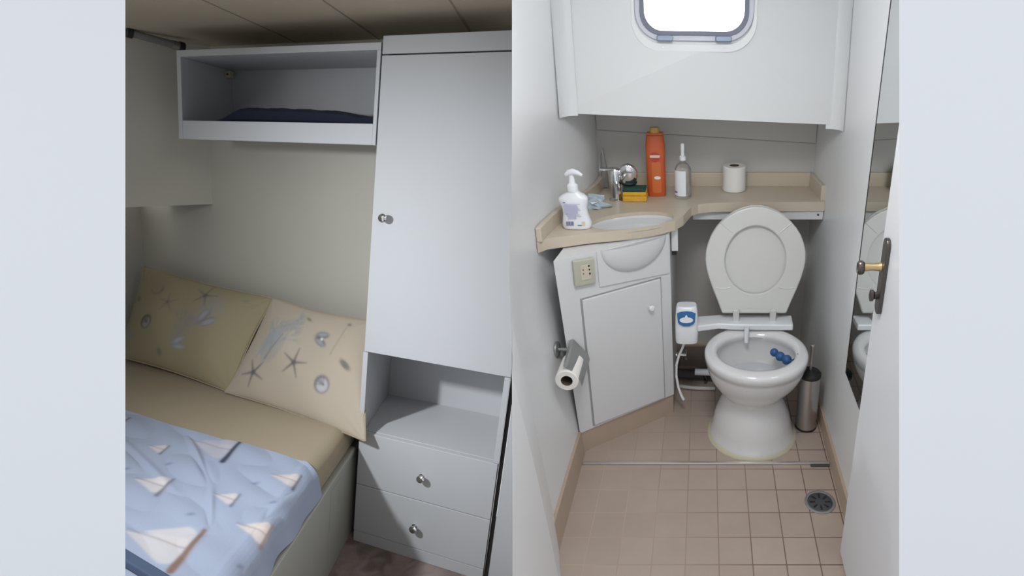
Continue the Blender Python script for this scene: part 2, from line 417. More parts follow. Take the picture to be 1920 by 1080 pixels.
# ------------------------------------------------------------------ mirror and door
mir = MB().box(.4445, .449, .95, 1.600, .425, 1.85).build('mirror', M['mirror'])
tag(mir, 'tall frameless mirror strip on the right washroom wall beside the door', 'mirror')
MB().box(.4435, .4505, 1.600, 1.603, .425, 1.85).build('edge_seal', M['black'], mir)

dr = MB().box(.400, .432, .79, 1.272, .012, 1.95).build('door_1', M['door'], bevel=.004)
struct(dr)
b = MB(); pl = []
for (yy, zz) in [(p[0]+1.222, p[1]+.938) for p in rrect(.034, .185, .0169, 8)]: pl.append((.400, yy, zz))
b.prism(pl, (-.009, 0, 0)); esc = b.build('escutcheon', M['darkmetal'], dr, bevel=.003)
b = MB(); b.lathe([(.013, .395), (.010, .388), (.0085, .372), (.010, .358), (.0085, .352)], (0, 1.232, .958), 20, axis='x'); hnd = b.build('handle', M['brass'], dr, smooth=True)
b = MB(); R = []
for i in range(24):
    a = 2*PI*i/24; c = Vector((.347, 1.232+.0085*math.cos(a), .956+.0125*math.sin(a)))
    e = Vector((0, math.cos(a), math.sin(a)))
    R.append([c+e*.0045*math.cos(t)+Vector((1, 0, 0))*.0075*math.sin(t) for t in np.linspace(0, 2*PI, 10, endpoint=False)])
R.append(R[0]); b.rings(R, False, False); b.build('grip_ring', M['darkmetal'], hnd, smooth=True)
b = MB(); b.lathe([(.006, .392), (.006, .384), (.0095, .380), (.0095, .374), (.004, .372)], (0, 1.225, .890), 16, axis='x', sy=1.5); b.build('thumb_turn', M['darkmetal'], dr, smooth=True)

# ------------------------------------------------------------------ vanity
VA = Vector((-.450, 1.713, 0)); VB = Vector((-.125, 1.951, 0)); vd = (VB-VA).normalized(); vn = Vector((vd.y, -vd.x, 0))   # vn faces the room
def vp(s_, z, d=0): return VA+vd*s_+Vector((0, 0, z))+vn*d
VL = (VB-VA).length
van = thing('vanity_cabinet', (-.30, 1.9, 0), 'white diagonal vanity cabinet under the washbasin with a tan tiled plinth', 'cabinet')
b = MB(); s_tl = -.022
b.add([vp(0, .092), vp(VL, .09), vp(VL, .768), vp(s_tl, .768), vp(VL, .09)*1, Vector((-.125, YB-.002, .09)), Vector((-.125, YB-.002, .768)), vp(VL, .768),
       Vector((-.418, YB-.002, .09)), Vector((-.418, YB-.002, .768))], [(0,1,2,3),(4,5,6,7),(5,8,9,6),(8,0,3,9),(0,8,5,4),(3,7,6,9)])
b.build('carcass', M['vanity'], van)
b = MB(); b.prism([vp(0, 0, -.006)+Vector((.004,0,0)), vp(VL, 0, -.006), (-.131, YB-.015, 0), (-.42, YB-.015, 0)], (0, 0, .092)); b.build('plinth', M['plinth'], van)
def vboard(s0, s1, zs4, d0, d1, name, m, parent, bev=.003):
    z00, z10, z11, z01 = zs4
    b = MB(); b.hexa([vp(s0, z00, d1), vp(s1, z10, d1), vp(s1, z11, d1), vp(s0, z01, d1)], [vp(s0, z00, d0), vp(s1, z10, d0), vp(s1, z11, d0), vp(s0, z01, d0)])
    return b.build(name, m, parent, bevel=bev)
def s_of(x): return (x-VA.x)/vd.x
vdoor = vboard(s_of(-.404), s_of(-.162), (.105, .097, .608, .613), .001, .008, 'door', M['vanity'], van, .004)
vboard(s_of(-.408), s_of(-.158), (.101, .093, .612, .617), .0, .0015, 'door_gap', M['greyline'], van, 0)
b = MB(); c = vp(s_of(-.202), .512, .008); R = []
for r, h in ((.004, 0), (.004, .008), (.010, .011), (.011, .016), (.007, .020)):
    R.append([c+vn*h+vd*r*math.cos(t)+Vector((0, 0, 1))*r*math.sin(t) for t in np.linspace(0, 2*PI, 20, endpoint=False)])
b.rings(R); b.build('knob', M['white'], vdoor, smooth=True)
vboard(s_of(-.351), s_of(-.130), (.640, .617, .766, .766), .0, .005, 'upper_panel', M['vanity'], van, .002)
# underside of the basin bulging through the front
b = MB(); R = []
c0 = vp(s_of(-.240), .768, 0)
for i, ph in enumerate(np.linspace(0, PI/2, 9)):
    R.append([c0+vd*(.125*math.cos(ph)*math.cos(t))+Vector((0, 0, -1))*(.102*math.cos(ph)*math.sin(t))+vn*(.004+.028*math.sin(ph)) for t in np.linspace(0, PI, 25)])
b.rings(R, False, False, close=False); b.build('basin_bulge', M['vanity'], van, smooth=True)
# socket plate on the front
skt = thing('wall_socket', vp(s_of(-.392), .665, .002), 'beige square power socket on the vanity front below the counter', 'socket')
vboard(s_of(-.421), s_of(-.362), (.668, .663, .752, .758), .001, .014, 'plate', M['outlet'], skt, .004)
ins = vboard(s_of(-.404), s_of(-.376), (.686, .684, .736, .738), .0138, .0165, 'socket_insert', M['outlet2'], skt, .002)
for sx_, zz, r in ((-.3805, .731, .0026), (-.380, .718, .0022), (-.3795, .704, .0026), (-.397, .722, .0016), (-.397, .709, .0016)):
    vboard(s_of(sx_)-r, s_of(sx_)+r, (zz-r*1.3, zz-r*1.3, zz+r*1.3, zz+r*1.3), .016, .0171, 'pin_hole', M['black'], ins, 0)

# ------------------------------------------------------------------ counter
ctr = thing('counter_top', (-.1, 2.2, .77), 'beige stone counter with an oval washbasin and a shelf over the toilet', 'counter')
front = [(-.527, 1.752), (-.505, 1.782), (-.386, 1.832), (-.285, 1.860), (-.200, 1.890), (-.145, 1.922), (-.105, 1.958), (-.078, 2.005), (-.066, 2.055), (-.052, 2.105), (-.028, 2.134), (.01, 2.147), (.08, 2.155), (.25, 2.16), (.40, 2.161), (.446, 2.163)]
outer = front+[(.434, YB-.002), (-.424, YB-.002)]+[(xl(y, .8)+.002, y) for y in (2.32, 2.2, 2.05, 1.9, 1.8)]
BC = Vector((-.25, 1.958, 0)); ba = math.radians(19); BA, BB = .145, .082
def bas(t, k=1.0): 
    u, v = BA*k*math.cos(t), BB*k*math.sin(t)
    return (BC.x+u*math.cos(ba)-v*math.sin(ba), BC.y+u*math.sin(ba)+v*math.cos(ba))
hole = [bas(t) for t in np.linspace(0, 2*PI, 56, endpoint=False)]
fill_with_hole(outer, hole, lambda p: Vector((p[0], p[1], .81)), (0, 0, -.036), 'slab', M['counter'], ctr, bevel=.007, seg=3)
b = MB(); R = []
for k, z in ((1.03, .800), (1.0, .797), (.97, .785), (.93, .765), (.86, .735), (.74, .708), (.55, .690), (.3, .682), (.06, .680)):
    R.append([(*bas(t, k), z) for t in np.linspace(0, 2*PI, 56, endpoint=False)])
b.rings(R, False, True); bs = b.build('basin', M['basin'], ctr, smooth=True)
b = MB(); b.lathe([(.016, .681), (.016, .685), (.008, .686)], (BC.x, BC.y, 0), 20); b.build('basin_drain', M['chrome'], bs, smooth=True)
b = MB(); px_ = bas(PI*1.02, .93); b.lathe([(.0055, .772), (.005, .779)], (px_[0]+.006, px_[1]+.008, 0), 14); b.build('overflow_hole', M['greysteel'], bs)
b = MB(); ys = np.linspace(YB-.003, 1.755, 12)
b.rings([[(xl(y, .83)+.002, y, .809), (xl(y, .83)+.020, y, .809), (xl(y, .83)+.020, y, .856), (xl(y, .83)+.002, y, .856)] for y in ys]); b.build('backsplash', M['counter'], ctr, bevel=.003)
MB().box(-.41, .42, YB-.018, YB-.003, .809, .864).build('backsplash', M['counter'], ctr, bevel=.002)
b = MB(); b.prism([(.449, 2.178, .809), (.449, 2.178, .868), (.435, YB-.018, .864), (.435, YB-.018, .809)], (-.018, 0, 0)); b.build('backsplash', M['counter'], ctr, bevel=.003)
ap = MB().box(-.048, .444, 2.17, 2.184, .737, .775).build('apron', M['vanity'], ctr, bevel=.002)
b = MB(); b.lathe([(.004, 2.170), (.004, 2.167)], (.425, 0, .757), 12, axis='y'); b.build('screw', M['darkgrey'], ap)
MB().box(-.121, -.098, 1.985, 2.02, .685, .775).build('support_block', M['vanity'], ctr, bevel=.002)
MB().box(-.121, -.104, 1.99, 2.01, .668, .684).build('rubber_stop', M['black'], ctr)

# faucet with pull-out spray
fa = thing('basin_faucet', (-.335, 2.185, .81), 'chrome basin mixer tap with a side lever behind the washbasin', 'tap')
b = MB(); b.lathe([(.026, .81), (.026, .815), (.020, .819), (.019, .86), (.019, .905), (.017, .925), (.012, .932)], (-.335, 2.185, 0), 28); b.build('body', M['chrome'], fa, smooth=True)
b = MB(); b.tube([(-.332, 2.185, .925), (-.345, 2.17, .932), (-.365, 2.15, .936), (-.383, 2.14, .939)], [.008, .007, .006, .007]); b.build('lever', M['chrome'], fa, smooth=True)
b = MB(); b.tube([(-.332, 2.18, .875), (-.325, 2.15, .876), (-.318, 2.12, .872), (-.315, 2.105, .862)], [.013, .012, .011, .010]); b.build('spout', M['chrome'], fa, smooth=True)
sh = thing('hand_shower', (-.290, 2.215, .83), 'chrome oval hand shower head standing behind the basin tap', 'shower head')
b = MB(); R = []
ax_ = Vector((.12, -.35, .93)).normalized(); e1 = Vector((1, 0, -.13)).normalized(); e2 = ax_.cross(e1)
for t, r1, r2 in ((0, .012, .010), (.03, .013, .011), (.05, .018, .014), (.065, .024, .017), (.09, .027, .019), (.11, .025, .017), (.125, .018, .013), (.133, .008, .006)):
    c = Vector((-.300, 2.225, .812))+ax_*t*1.1; r1 *= 1.35; r2 *= 1.15
    R.append([c+e1*r1*math.cos(a)+e2*r2*math.sin(a) for a in np.linspace(0, 2*PI, 24, endpoint=False)])
b.rings(R); b.build('head', M['chrome'], sh, smooth=True)
b = MB(); R = []
for t, r1, r2 in ((.060, .0232, .0165), (.060, .0255, .0188), (.066, .0265, .0195), (.066, .0240, .0172)):
    c = Vector((-.300, 2.225, .812))+ax_*t*1.1; r1 *= 1.35; r2 *= 1.15
    R.append([c+e1*r1*math.cos(a)+e2*r2*math.sin(a) for a in np.linspace(0, 2*PI, 24, endpoint=False)])
b.rings(R, False, False); b.build('dark_ring', M['black'], sh, smooth=True)
b = MB(); b.tube([(-.292, 2.225, .812), (-.28, 2.25, .811), (-.27, 2.27, .812)], .007, 10); b.build('hose_stub', M['iceblue'], sh, smooth=True)
b = MB(); b.prism([(-.414, 2.335, .811), (-.384, 2.335, .811), (-.388, 2.335, .90), (-.398, 2.335, .955), (-.404, 2.335, .97), (-.409, 2.335, .94)], (0, .012, 0))
tag(b.build('grey_tube', M['greysteel'], bevel=.004), 'slim grey pointed tube standing in the counter corner behind the tap', 'tube')

# liquid soap
sx0, sy0 = -.426, 1.885
so = thing('soap_dispenser', (sx0, sy0, .81), 'white pump bottle of hand soap on the left end of the counter', 'soap bottle')
def selipse(cx, cy, z, a, b_, n=32, p=2.6):
    R = []
    for i in range(n):
        t = 2*PI*i/n; c_, s_ = math.cos(t), math.sin(t)
        R.append((cx+a*abs(c_)**(2/p)*(1 if c_ >= 0 else -1), cy+b_*abs(s_)**(2/p)*(1 if s_ >= 0 else -1), z))
    return R
b = MB(); R = []
for z, a, d, off in ((.8105, .040, .020, .002), (.812, .044, .023, .002), (.818, .0475, .025, .002), (.830, .0480, .025, .002), (.845, .0445, .024, .001), (.862, .0405, .023, 0), (.880, .0405, .023, -.001), (.897, .0445, .024, -.002), (.908, .0475, .024, -.003), (.916, .0460, .022, -.003), (.924, .036, .019, -.002), (.930, .024, .016, -.001), (.934, .018, .015, 0), (.937, .017, .014, 0)):
    R.append(selipse(sx0+off, sy0, z, a, d))
b.rings(R); sb = b.build('body', M['white'], so, smooth=True)
b = MB(); b.lathe([(.0175, .937), (.0175, .955), (.0165, .957), (.013, .960), (.010, .964), (.0085, .985), (.0085, .990)], (sx0-.002, sy0, 0), 24); b.build('pump_collar', M['white'], so, smooth=True)
b = MB(); b.tube([(sx0-.020, sy0, .988), (sx0-.010, sy0-.002, .996), (sx0+.004, sy0-.004, 1.000), (sx0+.020, sy0-.010, .998), (sx0+.036, sy0-.016, .991)], [.006, .010, .0105, .008, .004], 14); b.build('pump_head', M['white'], so, smooth=True)
def decal(parent, m, name, x0, x1, z0, z1, yoff, rnd=.002):
    b = MB(); b.prism([((x0+x1)/2+p[0], yoff, (z0+z1)/2+p[1]) for p in rrect(x1-x0, z1-z0, min(rnd, (x1-x0)/2.1, (z1-z0)/2.1), 3)], (0, -.0006, 0)); return b.build(name, m, parent)
yf = sy0-.0252
lb = decal(sb, M['lilac'], 'text_block', sx0-.030, sx0+.012, .868, .896, yf+.0014)
for i in range(9):
    decal(sb, M['lilac'], 'text_line', sx0-.028+.002*(i % 3), sx0+.022-.004*((i*7) % 4), .9005-.0052*i-.0016, .9005-.0052*i, yf+.0008)
decal(sb, M['lilac'], 'text_block', sx0-.020, sx0+.006, .848, .868, yf+.0010)
for i in range(9): decal(sb, M['violet'], 'barcode_bar', sx0-.028+.0028*i, sx0-.028+.0028*i+(.0014 if i % 3 else .002), .826, .841, yf-.0002)
decal(sb, M['violet'], 'logo_mark', sx0-.033, sx0-.025, .903, .906, yf+.0012)
decal(sb, M['violet'], 'text_line', sx0+.008, sx0+.022, .826, .829, yf-.0002); decal(sb, M['peach'], 'colour_patch', sx0+.022, sx0+.033, .828, .840, yf+.0001)

# crumpled wrapper
b = MB(); R = []; c = Vector((-.398, 2.095, .811))
for k, (z, r) in enumerate(((0, .040), (.003, .044), (.010, .036), (.022, .030), (.034, .020), (.042, .006))):
    R.append([c+Vector((r*(1+.35*math.sin(3*t+k)+.2*math.sin(7*t+2*k))*math.cos(t)+.004*k*(-1)**k, .62*r*(1+.3*math.sin(5*t+k))*math.sin(t), max(0, z*(1+.25*math.sin(4*t+k))))) for t in np.linspace(0, 2*PI, 22, endpoint=False)])
b.rings(R); tag(b.build('crumpled_wrapper', M['iceblue']), 'crumpled pale blue wrapper on the counter between soap and tap', 'wrapper')

# sponges
b = MB().box(-.309, -.219, 2.160, 2.215, .8105, .8315); tag(b.build('sponge', M['sponge'], bevel=.004, seg=3), 'plain yellow sponge lying on the counter, lower of the two', 'sponge', 'sponges by the basin')
s2 = thing('sponge', (-.264, 2.187, .832), 'yellow sponge with dark green scourer, on top of the other sponge', 'sponge', 'sponges by the basin')
MB().box(-.308, -.221, 2.161, 2.215, .832, .8475).build('foam', M['sponge'], s2, bevel=.004, seg=3)
MB().box(-.3075, -.2225, 2.161, 2.215, .8475, .8605).build('scourer', M['scour'], s2, bevel=.003)

# orange shampoo
ox, oy = -.1875, 2.245
sm = thing('shampoo_bottle', (ox, oy, .81), 'tall orange shampoo bottle with an ochre cap beside the sponges', 'bottle')
b = MB(); R = []
for z, a, d in ((.8105, .034, .018), (.814, .0355, .0195), (.90, .0358, .0198), (1.005, .0358, .0195), (1.015, .0345, .019), (1.030, .0325, .018), (1.040, .0315, .017), (1.042, .028, .015)):
    R.append(selipse(ox, oy, z, a, d, 36, 3.2))
b.rings(R); sbd = b.build('body', M['orange'], sm, smooth=True)
MB().box(ox-.031, ox+.031, oy-.0165, oy+.0165, 1.042, 1.050).build('shoulder', M['orange2'], sm, bevel=.003)
b = MB(); b.rings([selipse(ox, oy, z, a, d, 28, 3) for z, a, d in ((1.048, .0185, .014), (1.066, .0175, .013), (1.068, .016, .012))]); b.build('cap', M['gold'], sm, smooth=True)
def oval(parent, m, name, cx, cz, a, c_, y, t=.0006):
    b = MB(); b.prism([(cx+a*math.cos(u), y, cz+c_*math.sin(u)) for u in np.linspace(0, 2*PI, 28, endpoint=False)], (0, -t, 0)); return b.build(name, m, parent)
yo = oy-.0199
oval(sbd, M['redmark'], 'emblem_shade', ox-.001, .962, .020, .019, yo)
decal(sbd, M['peach'], 'emblem_lettering', ox-.020, ox+.018, .960, .970, yo-.0005, .004)
decal(sbd, M['orange2'], 'label_band', ox-.014, ox+.020, .826, .945, yo+.0003, .008)
oval(sbd, M['white'], 'white_oval', ox+.006, .884, .0125, .006, yo-.0005)

# clear spray bottle
px0, py0 = -.0855, 2.222
sp = thing('spray_bottle', (px0, py0, .81), 'clear plastic spray bottle with a white label next to the shampoo', 'bottle')
b = MB(); b.lathe([(.028, .8105), (.0315, .814), (.0315, .912), (.030, .922), (.024, .934), (.014, .943), (.010, .947), (.010, .956)], (px0, py0, 0), 36); b.build('body', M['clear'], sp, smooth=True)
b = MB(); R = []
for z in (.822, .918):
    R.append([(px0+.0319*math.cos(t), py0+.0319*math.sin(t), z) for t in np.linspace(PI*1.02, PI*1.62, 14)])
b.rings(R, False, False, close=False); lb = b.build('label', M['white'], sp, smooth=True)
b = MB(); b.rings([[(px0+.0322*math.cos(t), py0+.0322*math.sin(t), z) for t in np.linspace(PI*1.10, PI*1.28, 6)] for z in (.833, .839)], False, False, close=False); b.build('label_print', M['violet'], lb)
b = MB(); b.lathe([(.0125, .953), (.0125, .966), (.0075, .969), (.0065, .985), (.0075, .988), (.0075, 1.010), (.0055, 1.015)], (px0, py0, 0), 22); b.build('pump', M['white'], sp, smooth=True)

# toilet rolls
def roll(r, h, rc, name, m, parent, c, axis):
    b = MB(); seg = 40
    prof = [(rc, 0), (r-.003, 0), (r, .003), (r, h-.003), (r-.003, h), (rc, h)]
    b.lathe(prof, c, seg, axis=axis, cap0=False, cap1=False); o = b.build('paper', m, parent, smooth=True)
    b = MB(); b.lathe([(rc, 0), (rc, h)], c, seg, axis=axis, cap0=False, cap1=False); b.lathe([(rc, h*.45), (rc*.98, h*.46)], c, seg, axis=axis); b.build('cardboard_core', M['core'], parent, smooth=True)
tr = thing('toilet_roll', (.112, 2.315, .81), 'white toilet paper roll standing upright on the shelf over the toilet', 'toilet roll')
roll(.0455, .098, .019, 'paper', M['paper'], tr, (.112, 2.315, .8105), 'z')

th = thing('toilet_roll_holder', (-.49, 1.70, .40), 'satin steel toilet roll holder with cover flap on the left wall', 'toilet roll holder')
hx = xl(1.70, .44)
b = MB(); b.lathe([(.027, hx), (.027, hx+.006), (.022, hx+.010), (.008, hx+.012)], (0, 1.712, .445), 28, axis='x'); b.build('wall_flange', M['greysteel'], th, smooth=True)
b = MB(); b.tube([(hx+.01, 1.712, .445), (-.455, 1.708, .447), (-.432, 1.70, .452)], .007); b.build('arm', M['greysteel'], th, smooth=True)
RC = Vector((-.434, 1.566, .420))
b = MB(); fl_ = Vector((.0022, 0, .0016))
q_ = [(-.440, 1.572, .472), (-.428, 1.572, .470), (-.392, 1.572, .418), (-.389, 1.572, .396)]; q2_ = [(-.448, 1.716, .480), (-.436, 1.716, .482), (-.392, 1.716, .424), (-.389, 1.716, .402)]
b.rings([[Vector(p) for p in q_]+[Vector(p)-fl_ for p in reversed(q_)], [Vector(p) for p in q2_]+[Vector(p)-fl_ for p in reversed(q2_)]]); b.build('cover_flap', M['greysteel'], th, bevel=.0006)
b = MB(); b.tube([(-.432, 1.70, .452), (RC.x, 1.705, .43), (RC.x, 1.70, RC.z), (RC.x, 1.60, RC.z)], .005); b.build('spindle', M['greysteel'], th, smooth=True)
tr2 = thing('toilet_roll', (-.424, 1.62, .37), 'part-used toilet roll hanging in the steel holder on the left wall', 'toilet roll')
roll(.037, .105, .0185, 'paper', M['paper'], tr2, (RC.x, RC.y, RC.z), 'y')

# ------------------------------------------------------------------ toilet
tl = thing('toilet', (.177, 1.84, 0), 'white porcelain marine toilet with its lid raised under the shelf', 'toilet')
def ell(cx, cy, z, rx_, ry_, n=64): return [(cx+rx_*math.cos(t), cy+ry_*math.sin(t), z) for t in np.linspace(0, 2*PI, n, endpoint=False)]
b = MB(); R = []
for z, cx, cy, rx_, ry_ in ((.0, .177, 1.84, .160, .160), (.012, .177, 1.84, .160, .160), (.02, .177, 1.84, .153, .154), (.06, .176, 1.84, .147, .149), (.10, .175, 1.84, .137, .140), (.14, .174, 1.838, .121, .126), (.17, .173, 1.835, .110, .116), (.19, .173, 1.832, .106, .112), (.20, .173, 1.831, .108, .113), (.215, .174, 1.830, .122, .124),
        (.24, .176, 1.828, .142, .140), (.27, .178, 1.826, .160, .157), (.30, .179, 1.825, .172, .168), (.325, .180, 1.824, .178, .174), (.338, .180, 1.824, .1795, .1755), (.340, .180, 1.824, .183, .179), (.362, .180, 1.824, .184, .180), (.371, .180, 1.824, .180, .176), (.3755, .180, 1.824, .170, .165), (.374, .180, 1.825, .152, .142), (.368, .180, 1.826, .142, .124), (.355, .180, 1.827, .138, .116),
        (.335, .180, 1.828, .150, .128), (.30, .180, 1.83, .145, .125), (.26, .18, 1.835, .120, .105), (.23, .18, 1.84, .085, .08), (.21, .18, 1.845, .055, .05)):
    R.append(ell(cx, cy, z, rx_, ry_))
b.rings(R, True, True); bowl = b.build('bowl', M['porcelain'], tl, smooth=True, angle=60)
b = MB(); b.rings([ell(.177, 1.84, 0, .170, .170), ell(.177, 1.84, .006, .167, .167), ell(.177, 1.84, .012, .160, .160)]); b.build('sealant_ring', M['caulk'], tl, smooth=True)
b = MB(); b.rings([ell(.18, 1.836, .252, .110, .095), ell(.18, 1.836, .2525, .109, .094)]); b.build('water', M['water'], tl)
# lid and seat ring raised
H0 = Vector((.182, 2.000, .430)); hu = Vector((0.004, .215, .976)).normalized(); hr = Vector((1, 0, 0)); hn = hu.cross(hr).normalized()
if hn.y > 0: hn = -hn
prof_t = [(0, .120), (.045, .1365), (.090, .1545), (.137, .1710), (.170, .1795), (.201, .184), (.235, .1825), (.265, .175), (.294, .1635), (.320, .147), (.340, .129), (.360, .107), (.378, .079), (.391, .047), (.398, .018)]
def lid_outline(k=0.0):
    r = [(w_-k, t) for t, w_ in prof_t]; return r+[(-a, t) for a, t in reversed(r)]
def lp(p, d=0): return H0+hr*p[0]+hu*p[1]+hn*d
hole = [(.112*math.cos(t), .201+.127*math.sin(t)) for t in np.linspace(0, 2*PI, 48, endpoint=False)]
lid = fill_with_hole([(w_*.985, t+.003) for w_, t in lid_outline()], [(.004*math.cos(t), .2+.004*math.sin(t)) for t in np.linspace(0, 2*PI, 6, endpoint=False)], lambda p: lp(p, -.016), hn*.012, 'lid', M['seat'], tl, bevel=.004, seg=3)
b = MB(); b.prism([lp((.03*math.cos(t), .2+.03*math.sin(t)), -.0045) for t in np.linspace(0, 2*PI, 20, endpoint=False)], hn*.001); b.build('lid_centre', M['seat'], lid)
seat = fill_with_hole(lid_outline(), hole, lambda p: lp(p, 0), hn*.016, 'seat', M['seat'], tl, bevel=.006, seg=3)
# ridges across the seat underside
for sgn in (-1, 1):
    for (p, q) in (((.128*sgn, .340), (.085*sgn, .303)), ((.088*sgn, .100), (.145*sgn, .098))):
        b = MB(); b.tube([lp(p, .0155), lp(((p[0]+q[0])/2-.004*sgn, (p[1]+q[1])/2-.004), .0155), lp(q, .0155)], .0025, 8); b.build('ridge', M['seat'], seat, smooth=True)
for hx_ in (-.068, .070):
    b = MB(); c = lp((hx_, -.004), .006)
    b.box(c.x-.0115, c.x+.0115, c.y-.018, c.y+.012, .400, c.z+.024); b.build('hinge', M['seat'], tl, bevel=.004)
b = MB(); b.prism([lp(p, .017) for p in ((-.052, .004), (.052, .004), (.045, .018), (-.045, .018))], hn*.002); b.build('hinge_bar', M['seat'], tl, bevel=.001)

# bidet attachment
bd = thing('bidet_attachment', (.10, 1.98, .376), 'white bidet attachment with a blue emblem clamped behind the toilet rim', 'bidet')
b = MB(); top = [(-.035, 1.935), (.00, 1.945), (.05, 1.957), (.10, 1.950), (.325, 1.946), (.328, 2.024), (.05, 2.028), (-.035, 2.015)]
b.prism([(x, y, .381) for x, y in top], (0, 0, .024)); b.build('plate', M['white'], bd, bevel=.005, seg=3)
b = MB(); R = []
for z, a, d, yy in ((.335, .036, .022, 1.948), (.338, .041, .027, 1.948), (.36, .0425, .030, 1.948), (.40, .0425, .031, 1.95), (.44, .0415, .031, 1.956), (.475, .0385, .028, 1.963), (.482, .035, .022, 1.965)):
    R.append(selipse(-.070, yy, z, a, d, 32, 3.2))
b.rings(R); cb_ = b.build('control_box', M['white'], bd, smooth=True)
nb = Vector((0, -.985, .17)).normalized(); ub = Vector((0, .17, .985)).normalized()
def bp_(x, h, d): return Vector((-.070+x, 1.9215, .437))+ub*h+nb*d
b = MB(); b.prism([bp_(x, h, .003) for x, h in ((-.034, .030), (-.018, .036), (0, .038), (.018, .036), (.034, .030), (.031, -.004), (.024, -.013), (.010, -.020), (-.010, -.020), (-.024, -.013), (-.031, -.004))], nb*.0015); em = b.build('emblem', M['blue'], cb_)
b = MB(); b.prism([bp_(.0245*math.cos(t), .004+.011*math.sin(t), .0045) for t in np.linspace(0, 2*PI, 28, endpoint=False)], nb*.0012); b.build('emblem_oval', M['white'], em)
b = MB(); b.prism([bp_(x, h, .0045) for x, h in ((-.006, .006), (.006, .006), (.004, .020), (0, .025), (-.004, .020))], nb*.003); b.build('emblem_drop', M['white'], em, bevel=.001)
b = MB(); b.tube([(.152, 1.938, .402), (.152, 1.936, .385), (.1515, 1.931, .362), (.151, 1.928, .342)], [.0095, .0092, .0085, .008]); b.build('nozzle', M['white'], bd, smooth=True)
b = MB(); P = [(-.076, 1.950, .338), (-.088, 1.957, .30), (-.103, 1.962, .26), (-.113, 1.964, .215), (-.114, 1.962, .17), (-.107, 1.957, .12), (-.095, 1.95, .085), (-.086, 1.945, .068)]
b.tube(P, .0052); b.build('hose', M['white'], bd, smooth=True)

# freshener
fr = thing('rim_freshener', (.285, 1.83, .31), 'blue freshener balls hanging inside the right of the toilet bowl', 'freshener')
for q, (x, y, z, r) in enumerate(((.250, 1.870, .334, .0155), (.270, 1.853, .328, .0175), (.292, 1.836, .324, .0185))):
    b = MB(); b.lathe([(r*math.cos(t)+1e-4, r*math.sin(t)) for t in np.linspace(-PI/2, PI/2, 10)], (x, y, z), 20); b.build('blue_ball', M['blueblock'], fr, smooth=True)
b = MB(); b.tube([(.262, 1.857, .333), (.300, 1.818, .329), (.318, 1.805, .350), (.325, 1.800, .371)], .003, 8); b.build('hook', M['blueblock'], fr, smooth=True)

# toilet brush
bx_, by_ = .3875, 1.868
br = thing('toilet_brush', (bx_, by_, 0), 'toilet brush in a brushed steel cylinder between toilet and right wall', 'toilet brush')
b = MB(); b.lathe([(.040, 0), (.041, .002), (.041, .008)], (bx_, by_, 0), 36); b.build('base_ring', M['black'], br, smooth=True)
b = MB(); b.lathe([(.0395, .008), (.0395, .235)], (bx_, by_, 0), 36); b.build('canister', M['steel'], br, smooth=True)
b = MB(); b.lathe([(.041, .235), (.041, .246), (.036, .252), (.012, .258), (.008, .262)], (bx_, by_, 0), 36); b.build('cover', M['black'], br, smooth=True)
b = MB(); b.lathe([(.0055, .26), (.0055, .352), (.008, .356), (.008, .366), (.004, .369)], (bx_, by_, 0), 16); b.build('handle', M['steel'], br, smooth=True)

# pipes behind toilet
pp = thing('flush_pump_fittings', (-.03, 2.19, 0), 'dark pipe fittings and white elbow on the floor behind the toilet', 'pipe fittings')
MB().box(-.118, .055, 2.20, 2.37, 0, .055).build('base_block', M['brownpipe'], pp, bevel=.006)
b = MB(); b.tube([(-.118, 2.18, .032), (-.05, 2.175, .030), (.02, 2.172, .032), (.06, 2.17, .036)], .018); b.build('dark_pipe', M['darkgrey'], pp, smooth=True)
b = MB(); b.tube([(-.045, 2.15, .062), (-.01, 2.148, .062), (.04, 2.14, .064), (.09, 2.12, .07)], .0145); b.build('white_pipe', M['white'], pp, smooth=True)
b = MB(); b.tube([(.0, 2.155, .02), (.0, 2.135, .035), (-.005, 2.15, .055)], .008); b.build('hose_clamp', M['black'], pp, smooth=True)
b = MB(); b.tube([(-.11, 2.12, .010), (-.06, 2.105, .012), (0, 2.10, .012), (.04, 2.10, .012)], .008); b.build('grey_hose', M['niche'], pp, smooth=True)
vv = thing('stop_valve', (-.11, 2.18, .12), 'small chrome stop valve on the vanity side behind the bidet hose', 'valve')
b = MB(); b.lathe([(.010, -.1248), (.010, -.118), (.007, -.114), (.007, -.092), (.009, -.090), (.009, -.082)], (0, 2.17, .135), 18, axis='x'); b.build('valve_body', M['chrome'], vv, smooth=True)
for q in range(3):
    b = MB(); a = q*PI/3+.3; b.tube([(-.082, 2.17-.022*math.cos(a), .135-.022*math.sin(a)), (-.082, 2.17+.022*math.cos(a), .135+.022*math.sin(a))], .0035, 8); b.build('handwheel_spoke', M['greysteel'], vv, smooth=True)

# floor drain
dn = thing('floor_drain', (.377, 1.477, 0), 'round steel floor drain in the tiles near the right wall', 'floor drain')
b = MB(); b.lathe([(.0505, 0), (.0505, .003), (.046, .0045), (.041, .003), (.041, .001)], (.377, 1.477, 0), 48, cap1=False); b.build('rim', M['greysteel'], dn, smooth=True)
b = MB(); b.lathe([(.040, .0005), (.040, .0022), (.038, .003)], (.377, 1.477, 0), 40); gr = b.build('grate', M['drain'], dn, smooth=True)
for i in range(8):
    a = 2*PI*i/8; b = MB(); d = Vector((math.cos(a), math.sin(a), 0)); e = Vector((-d.y, d.x, 0)); c = Vector((.377, 1.477, .003))
    b.prism([c+d*.016+e*.003, c+d*.016-e*.003, c+d*.034-e*.004, c+d*.034+e*.004], (0, 0, .0006)); b.build('slot', M['black'], gr)

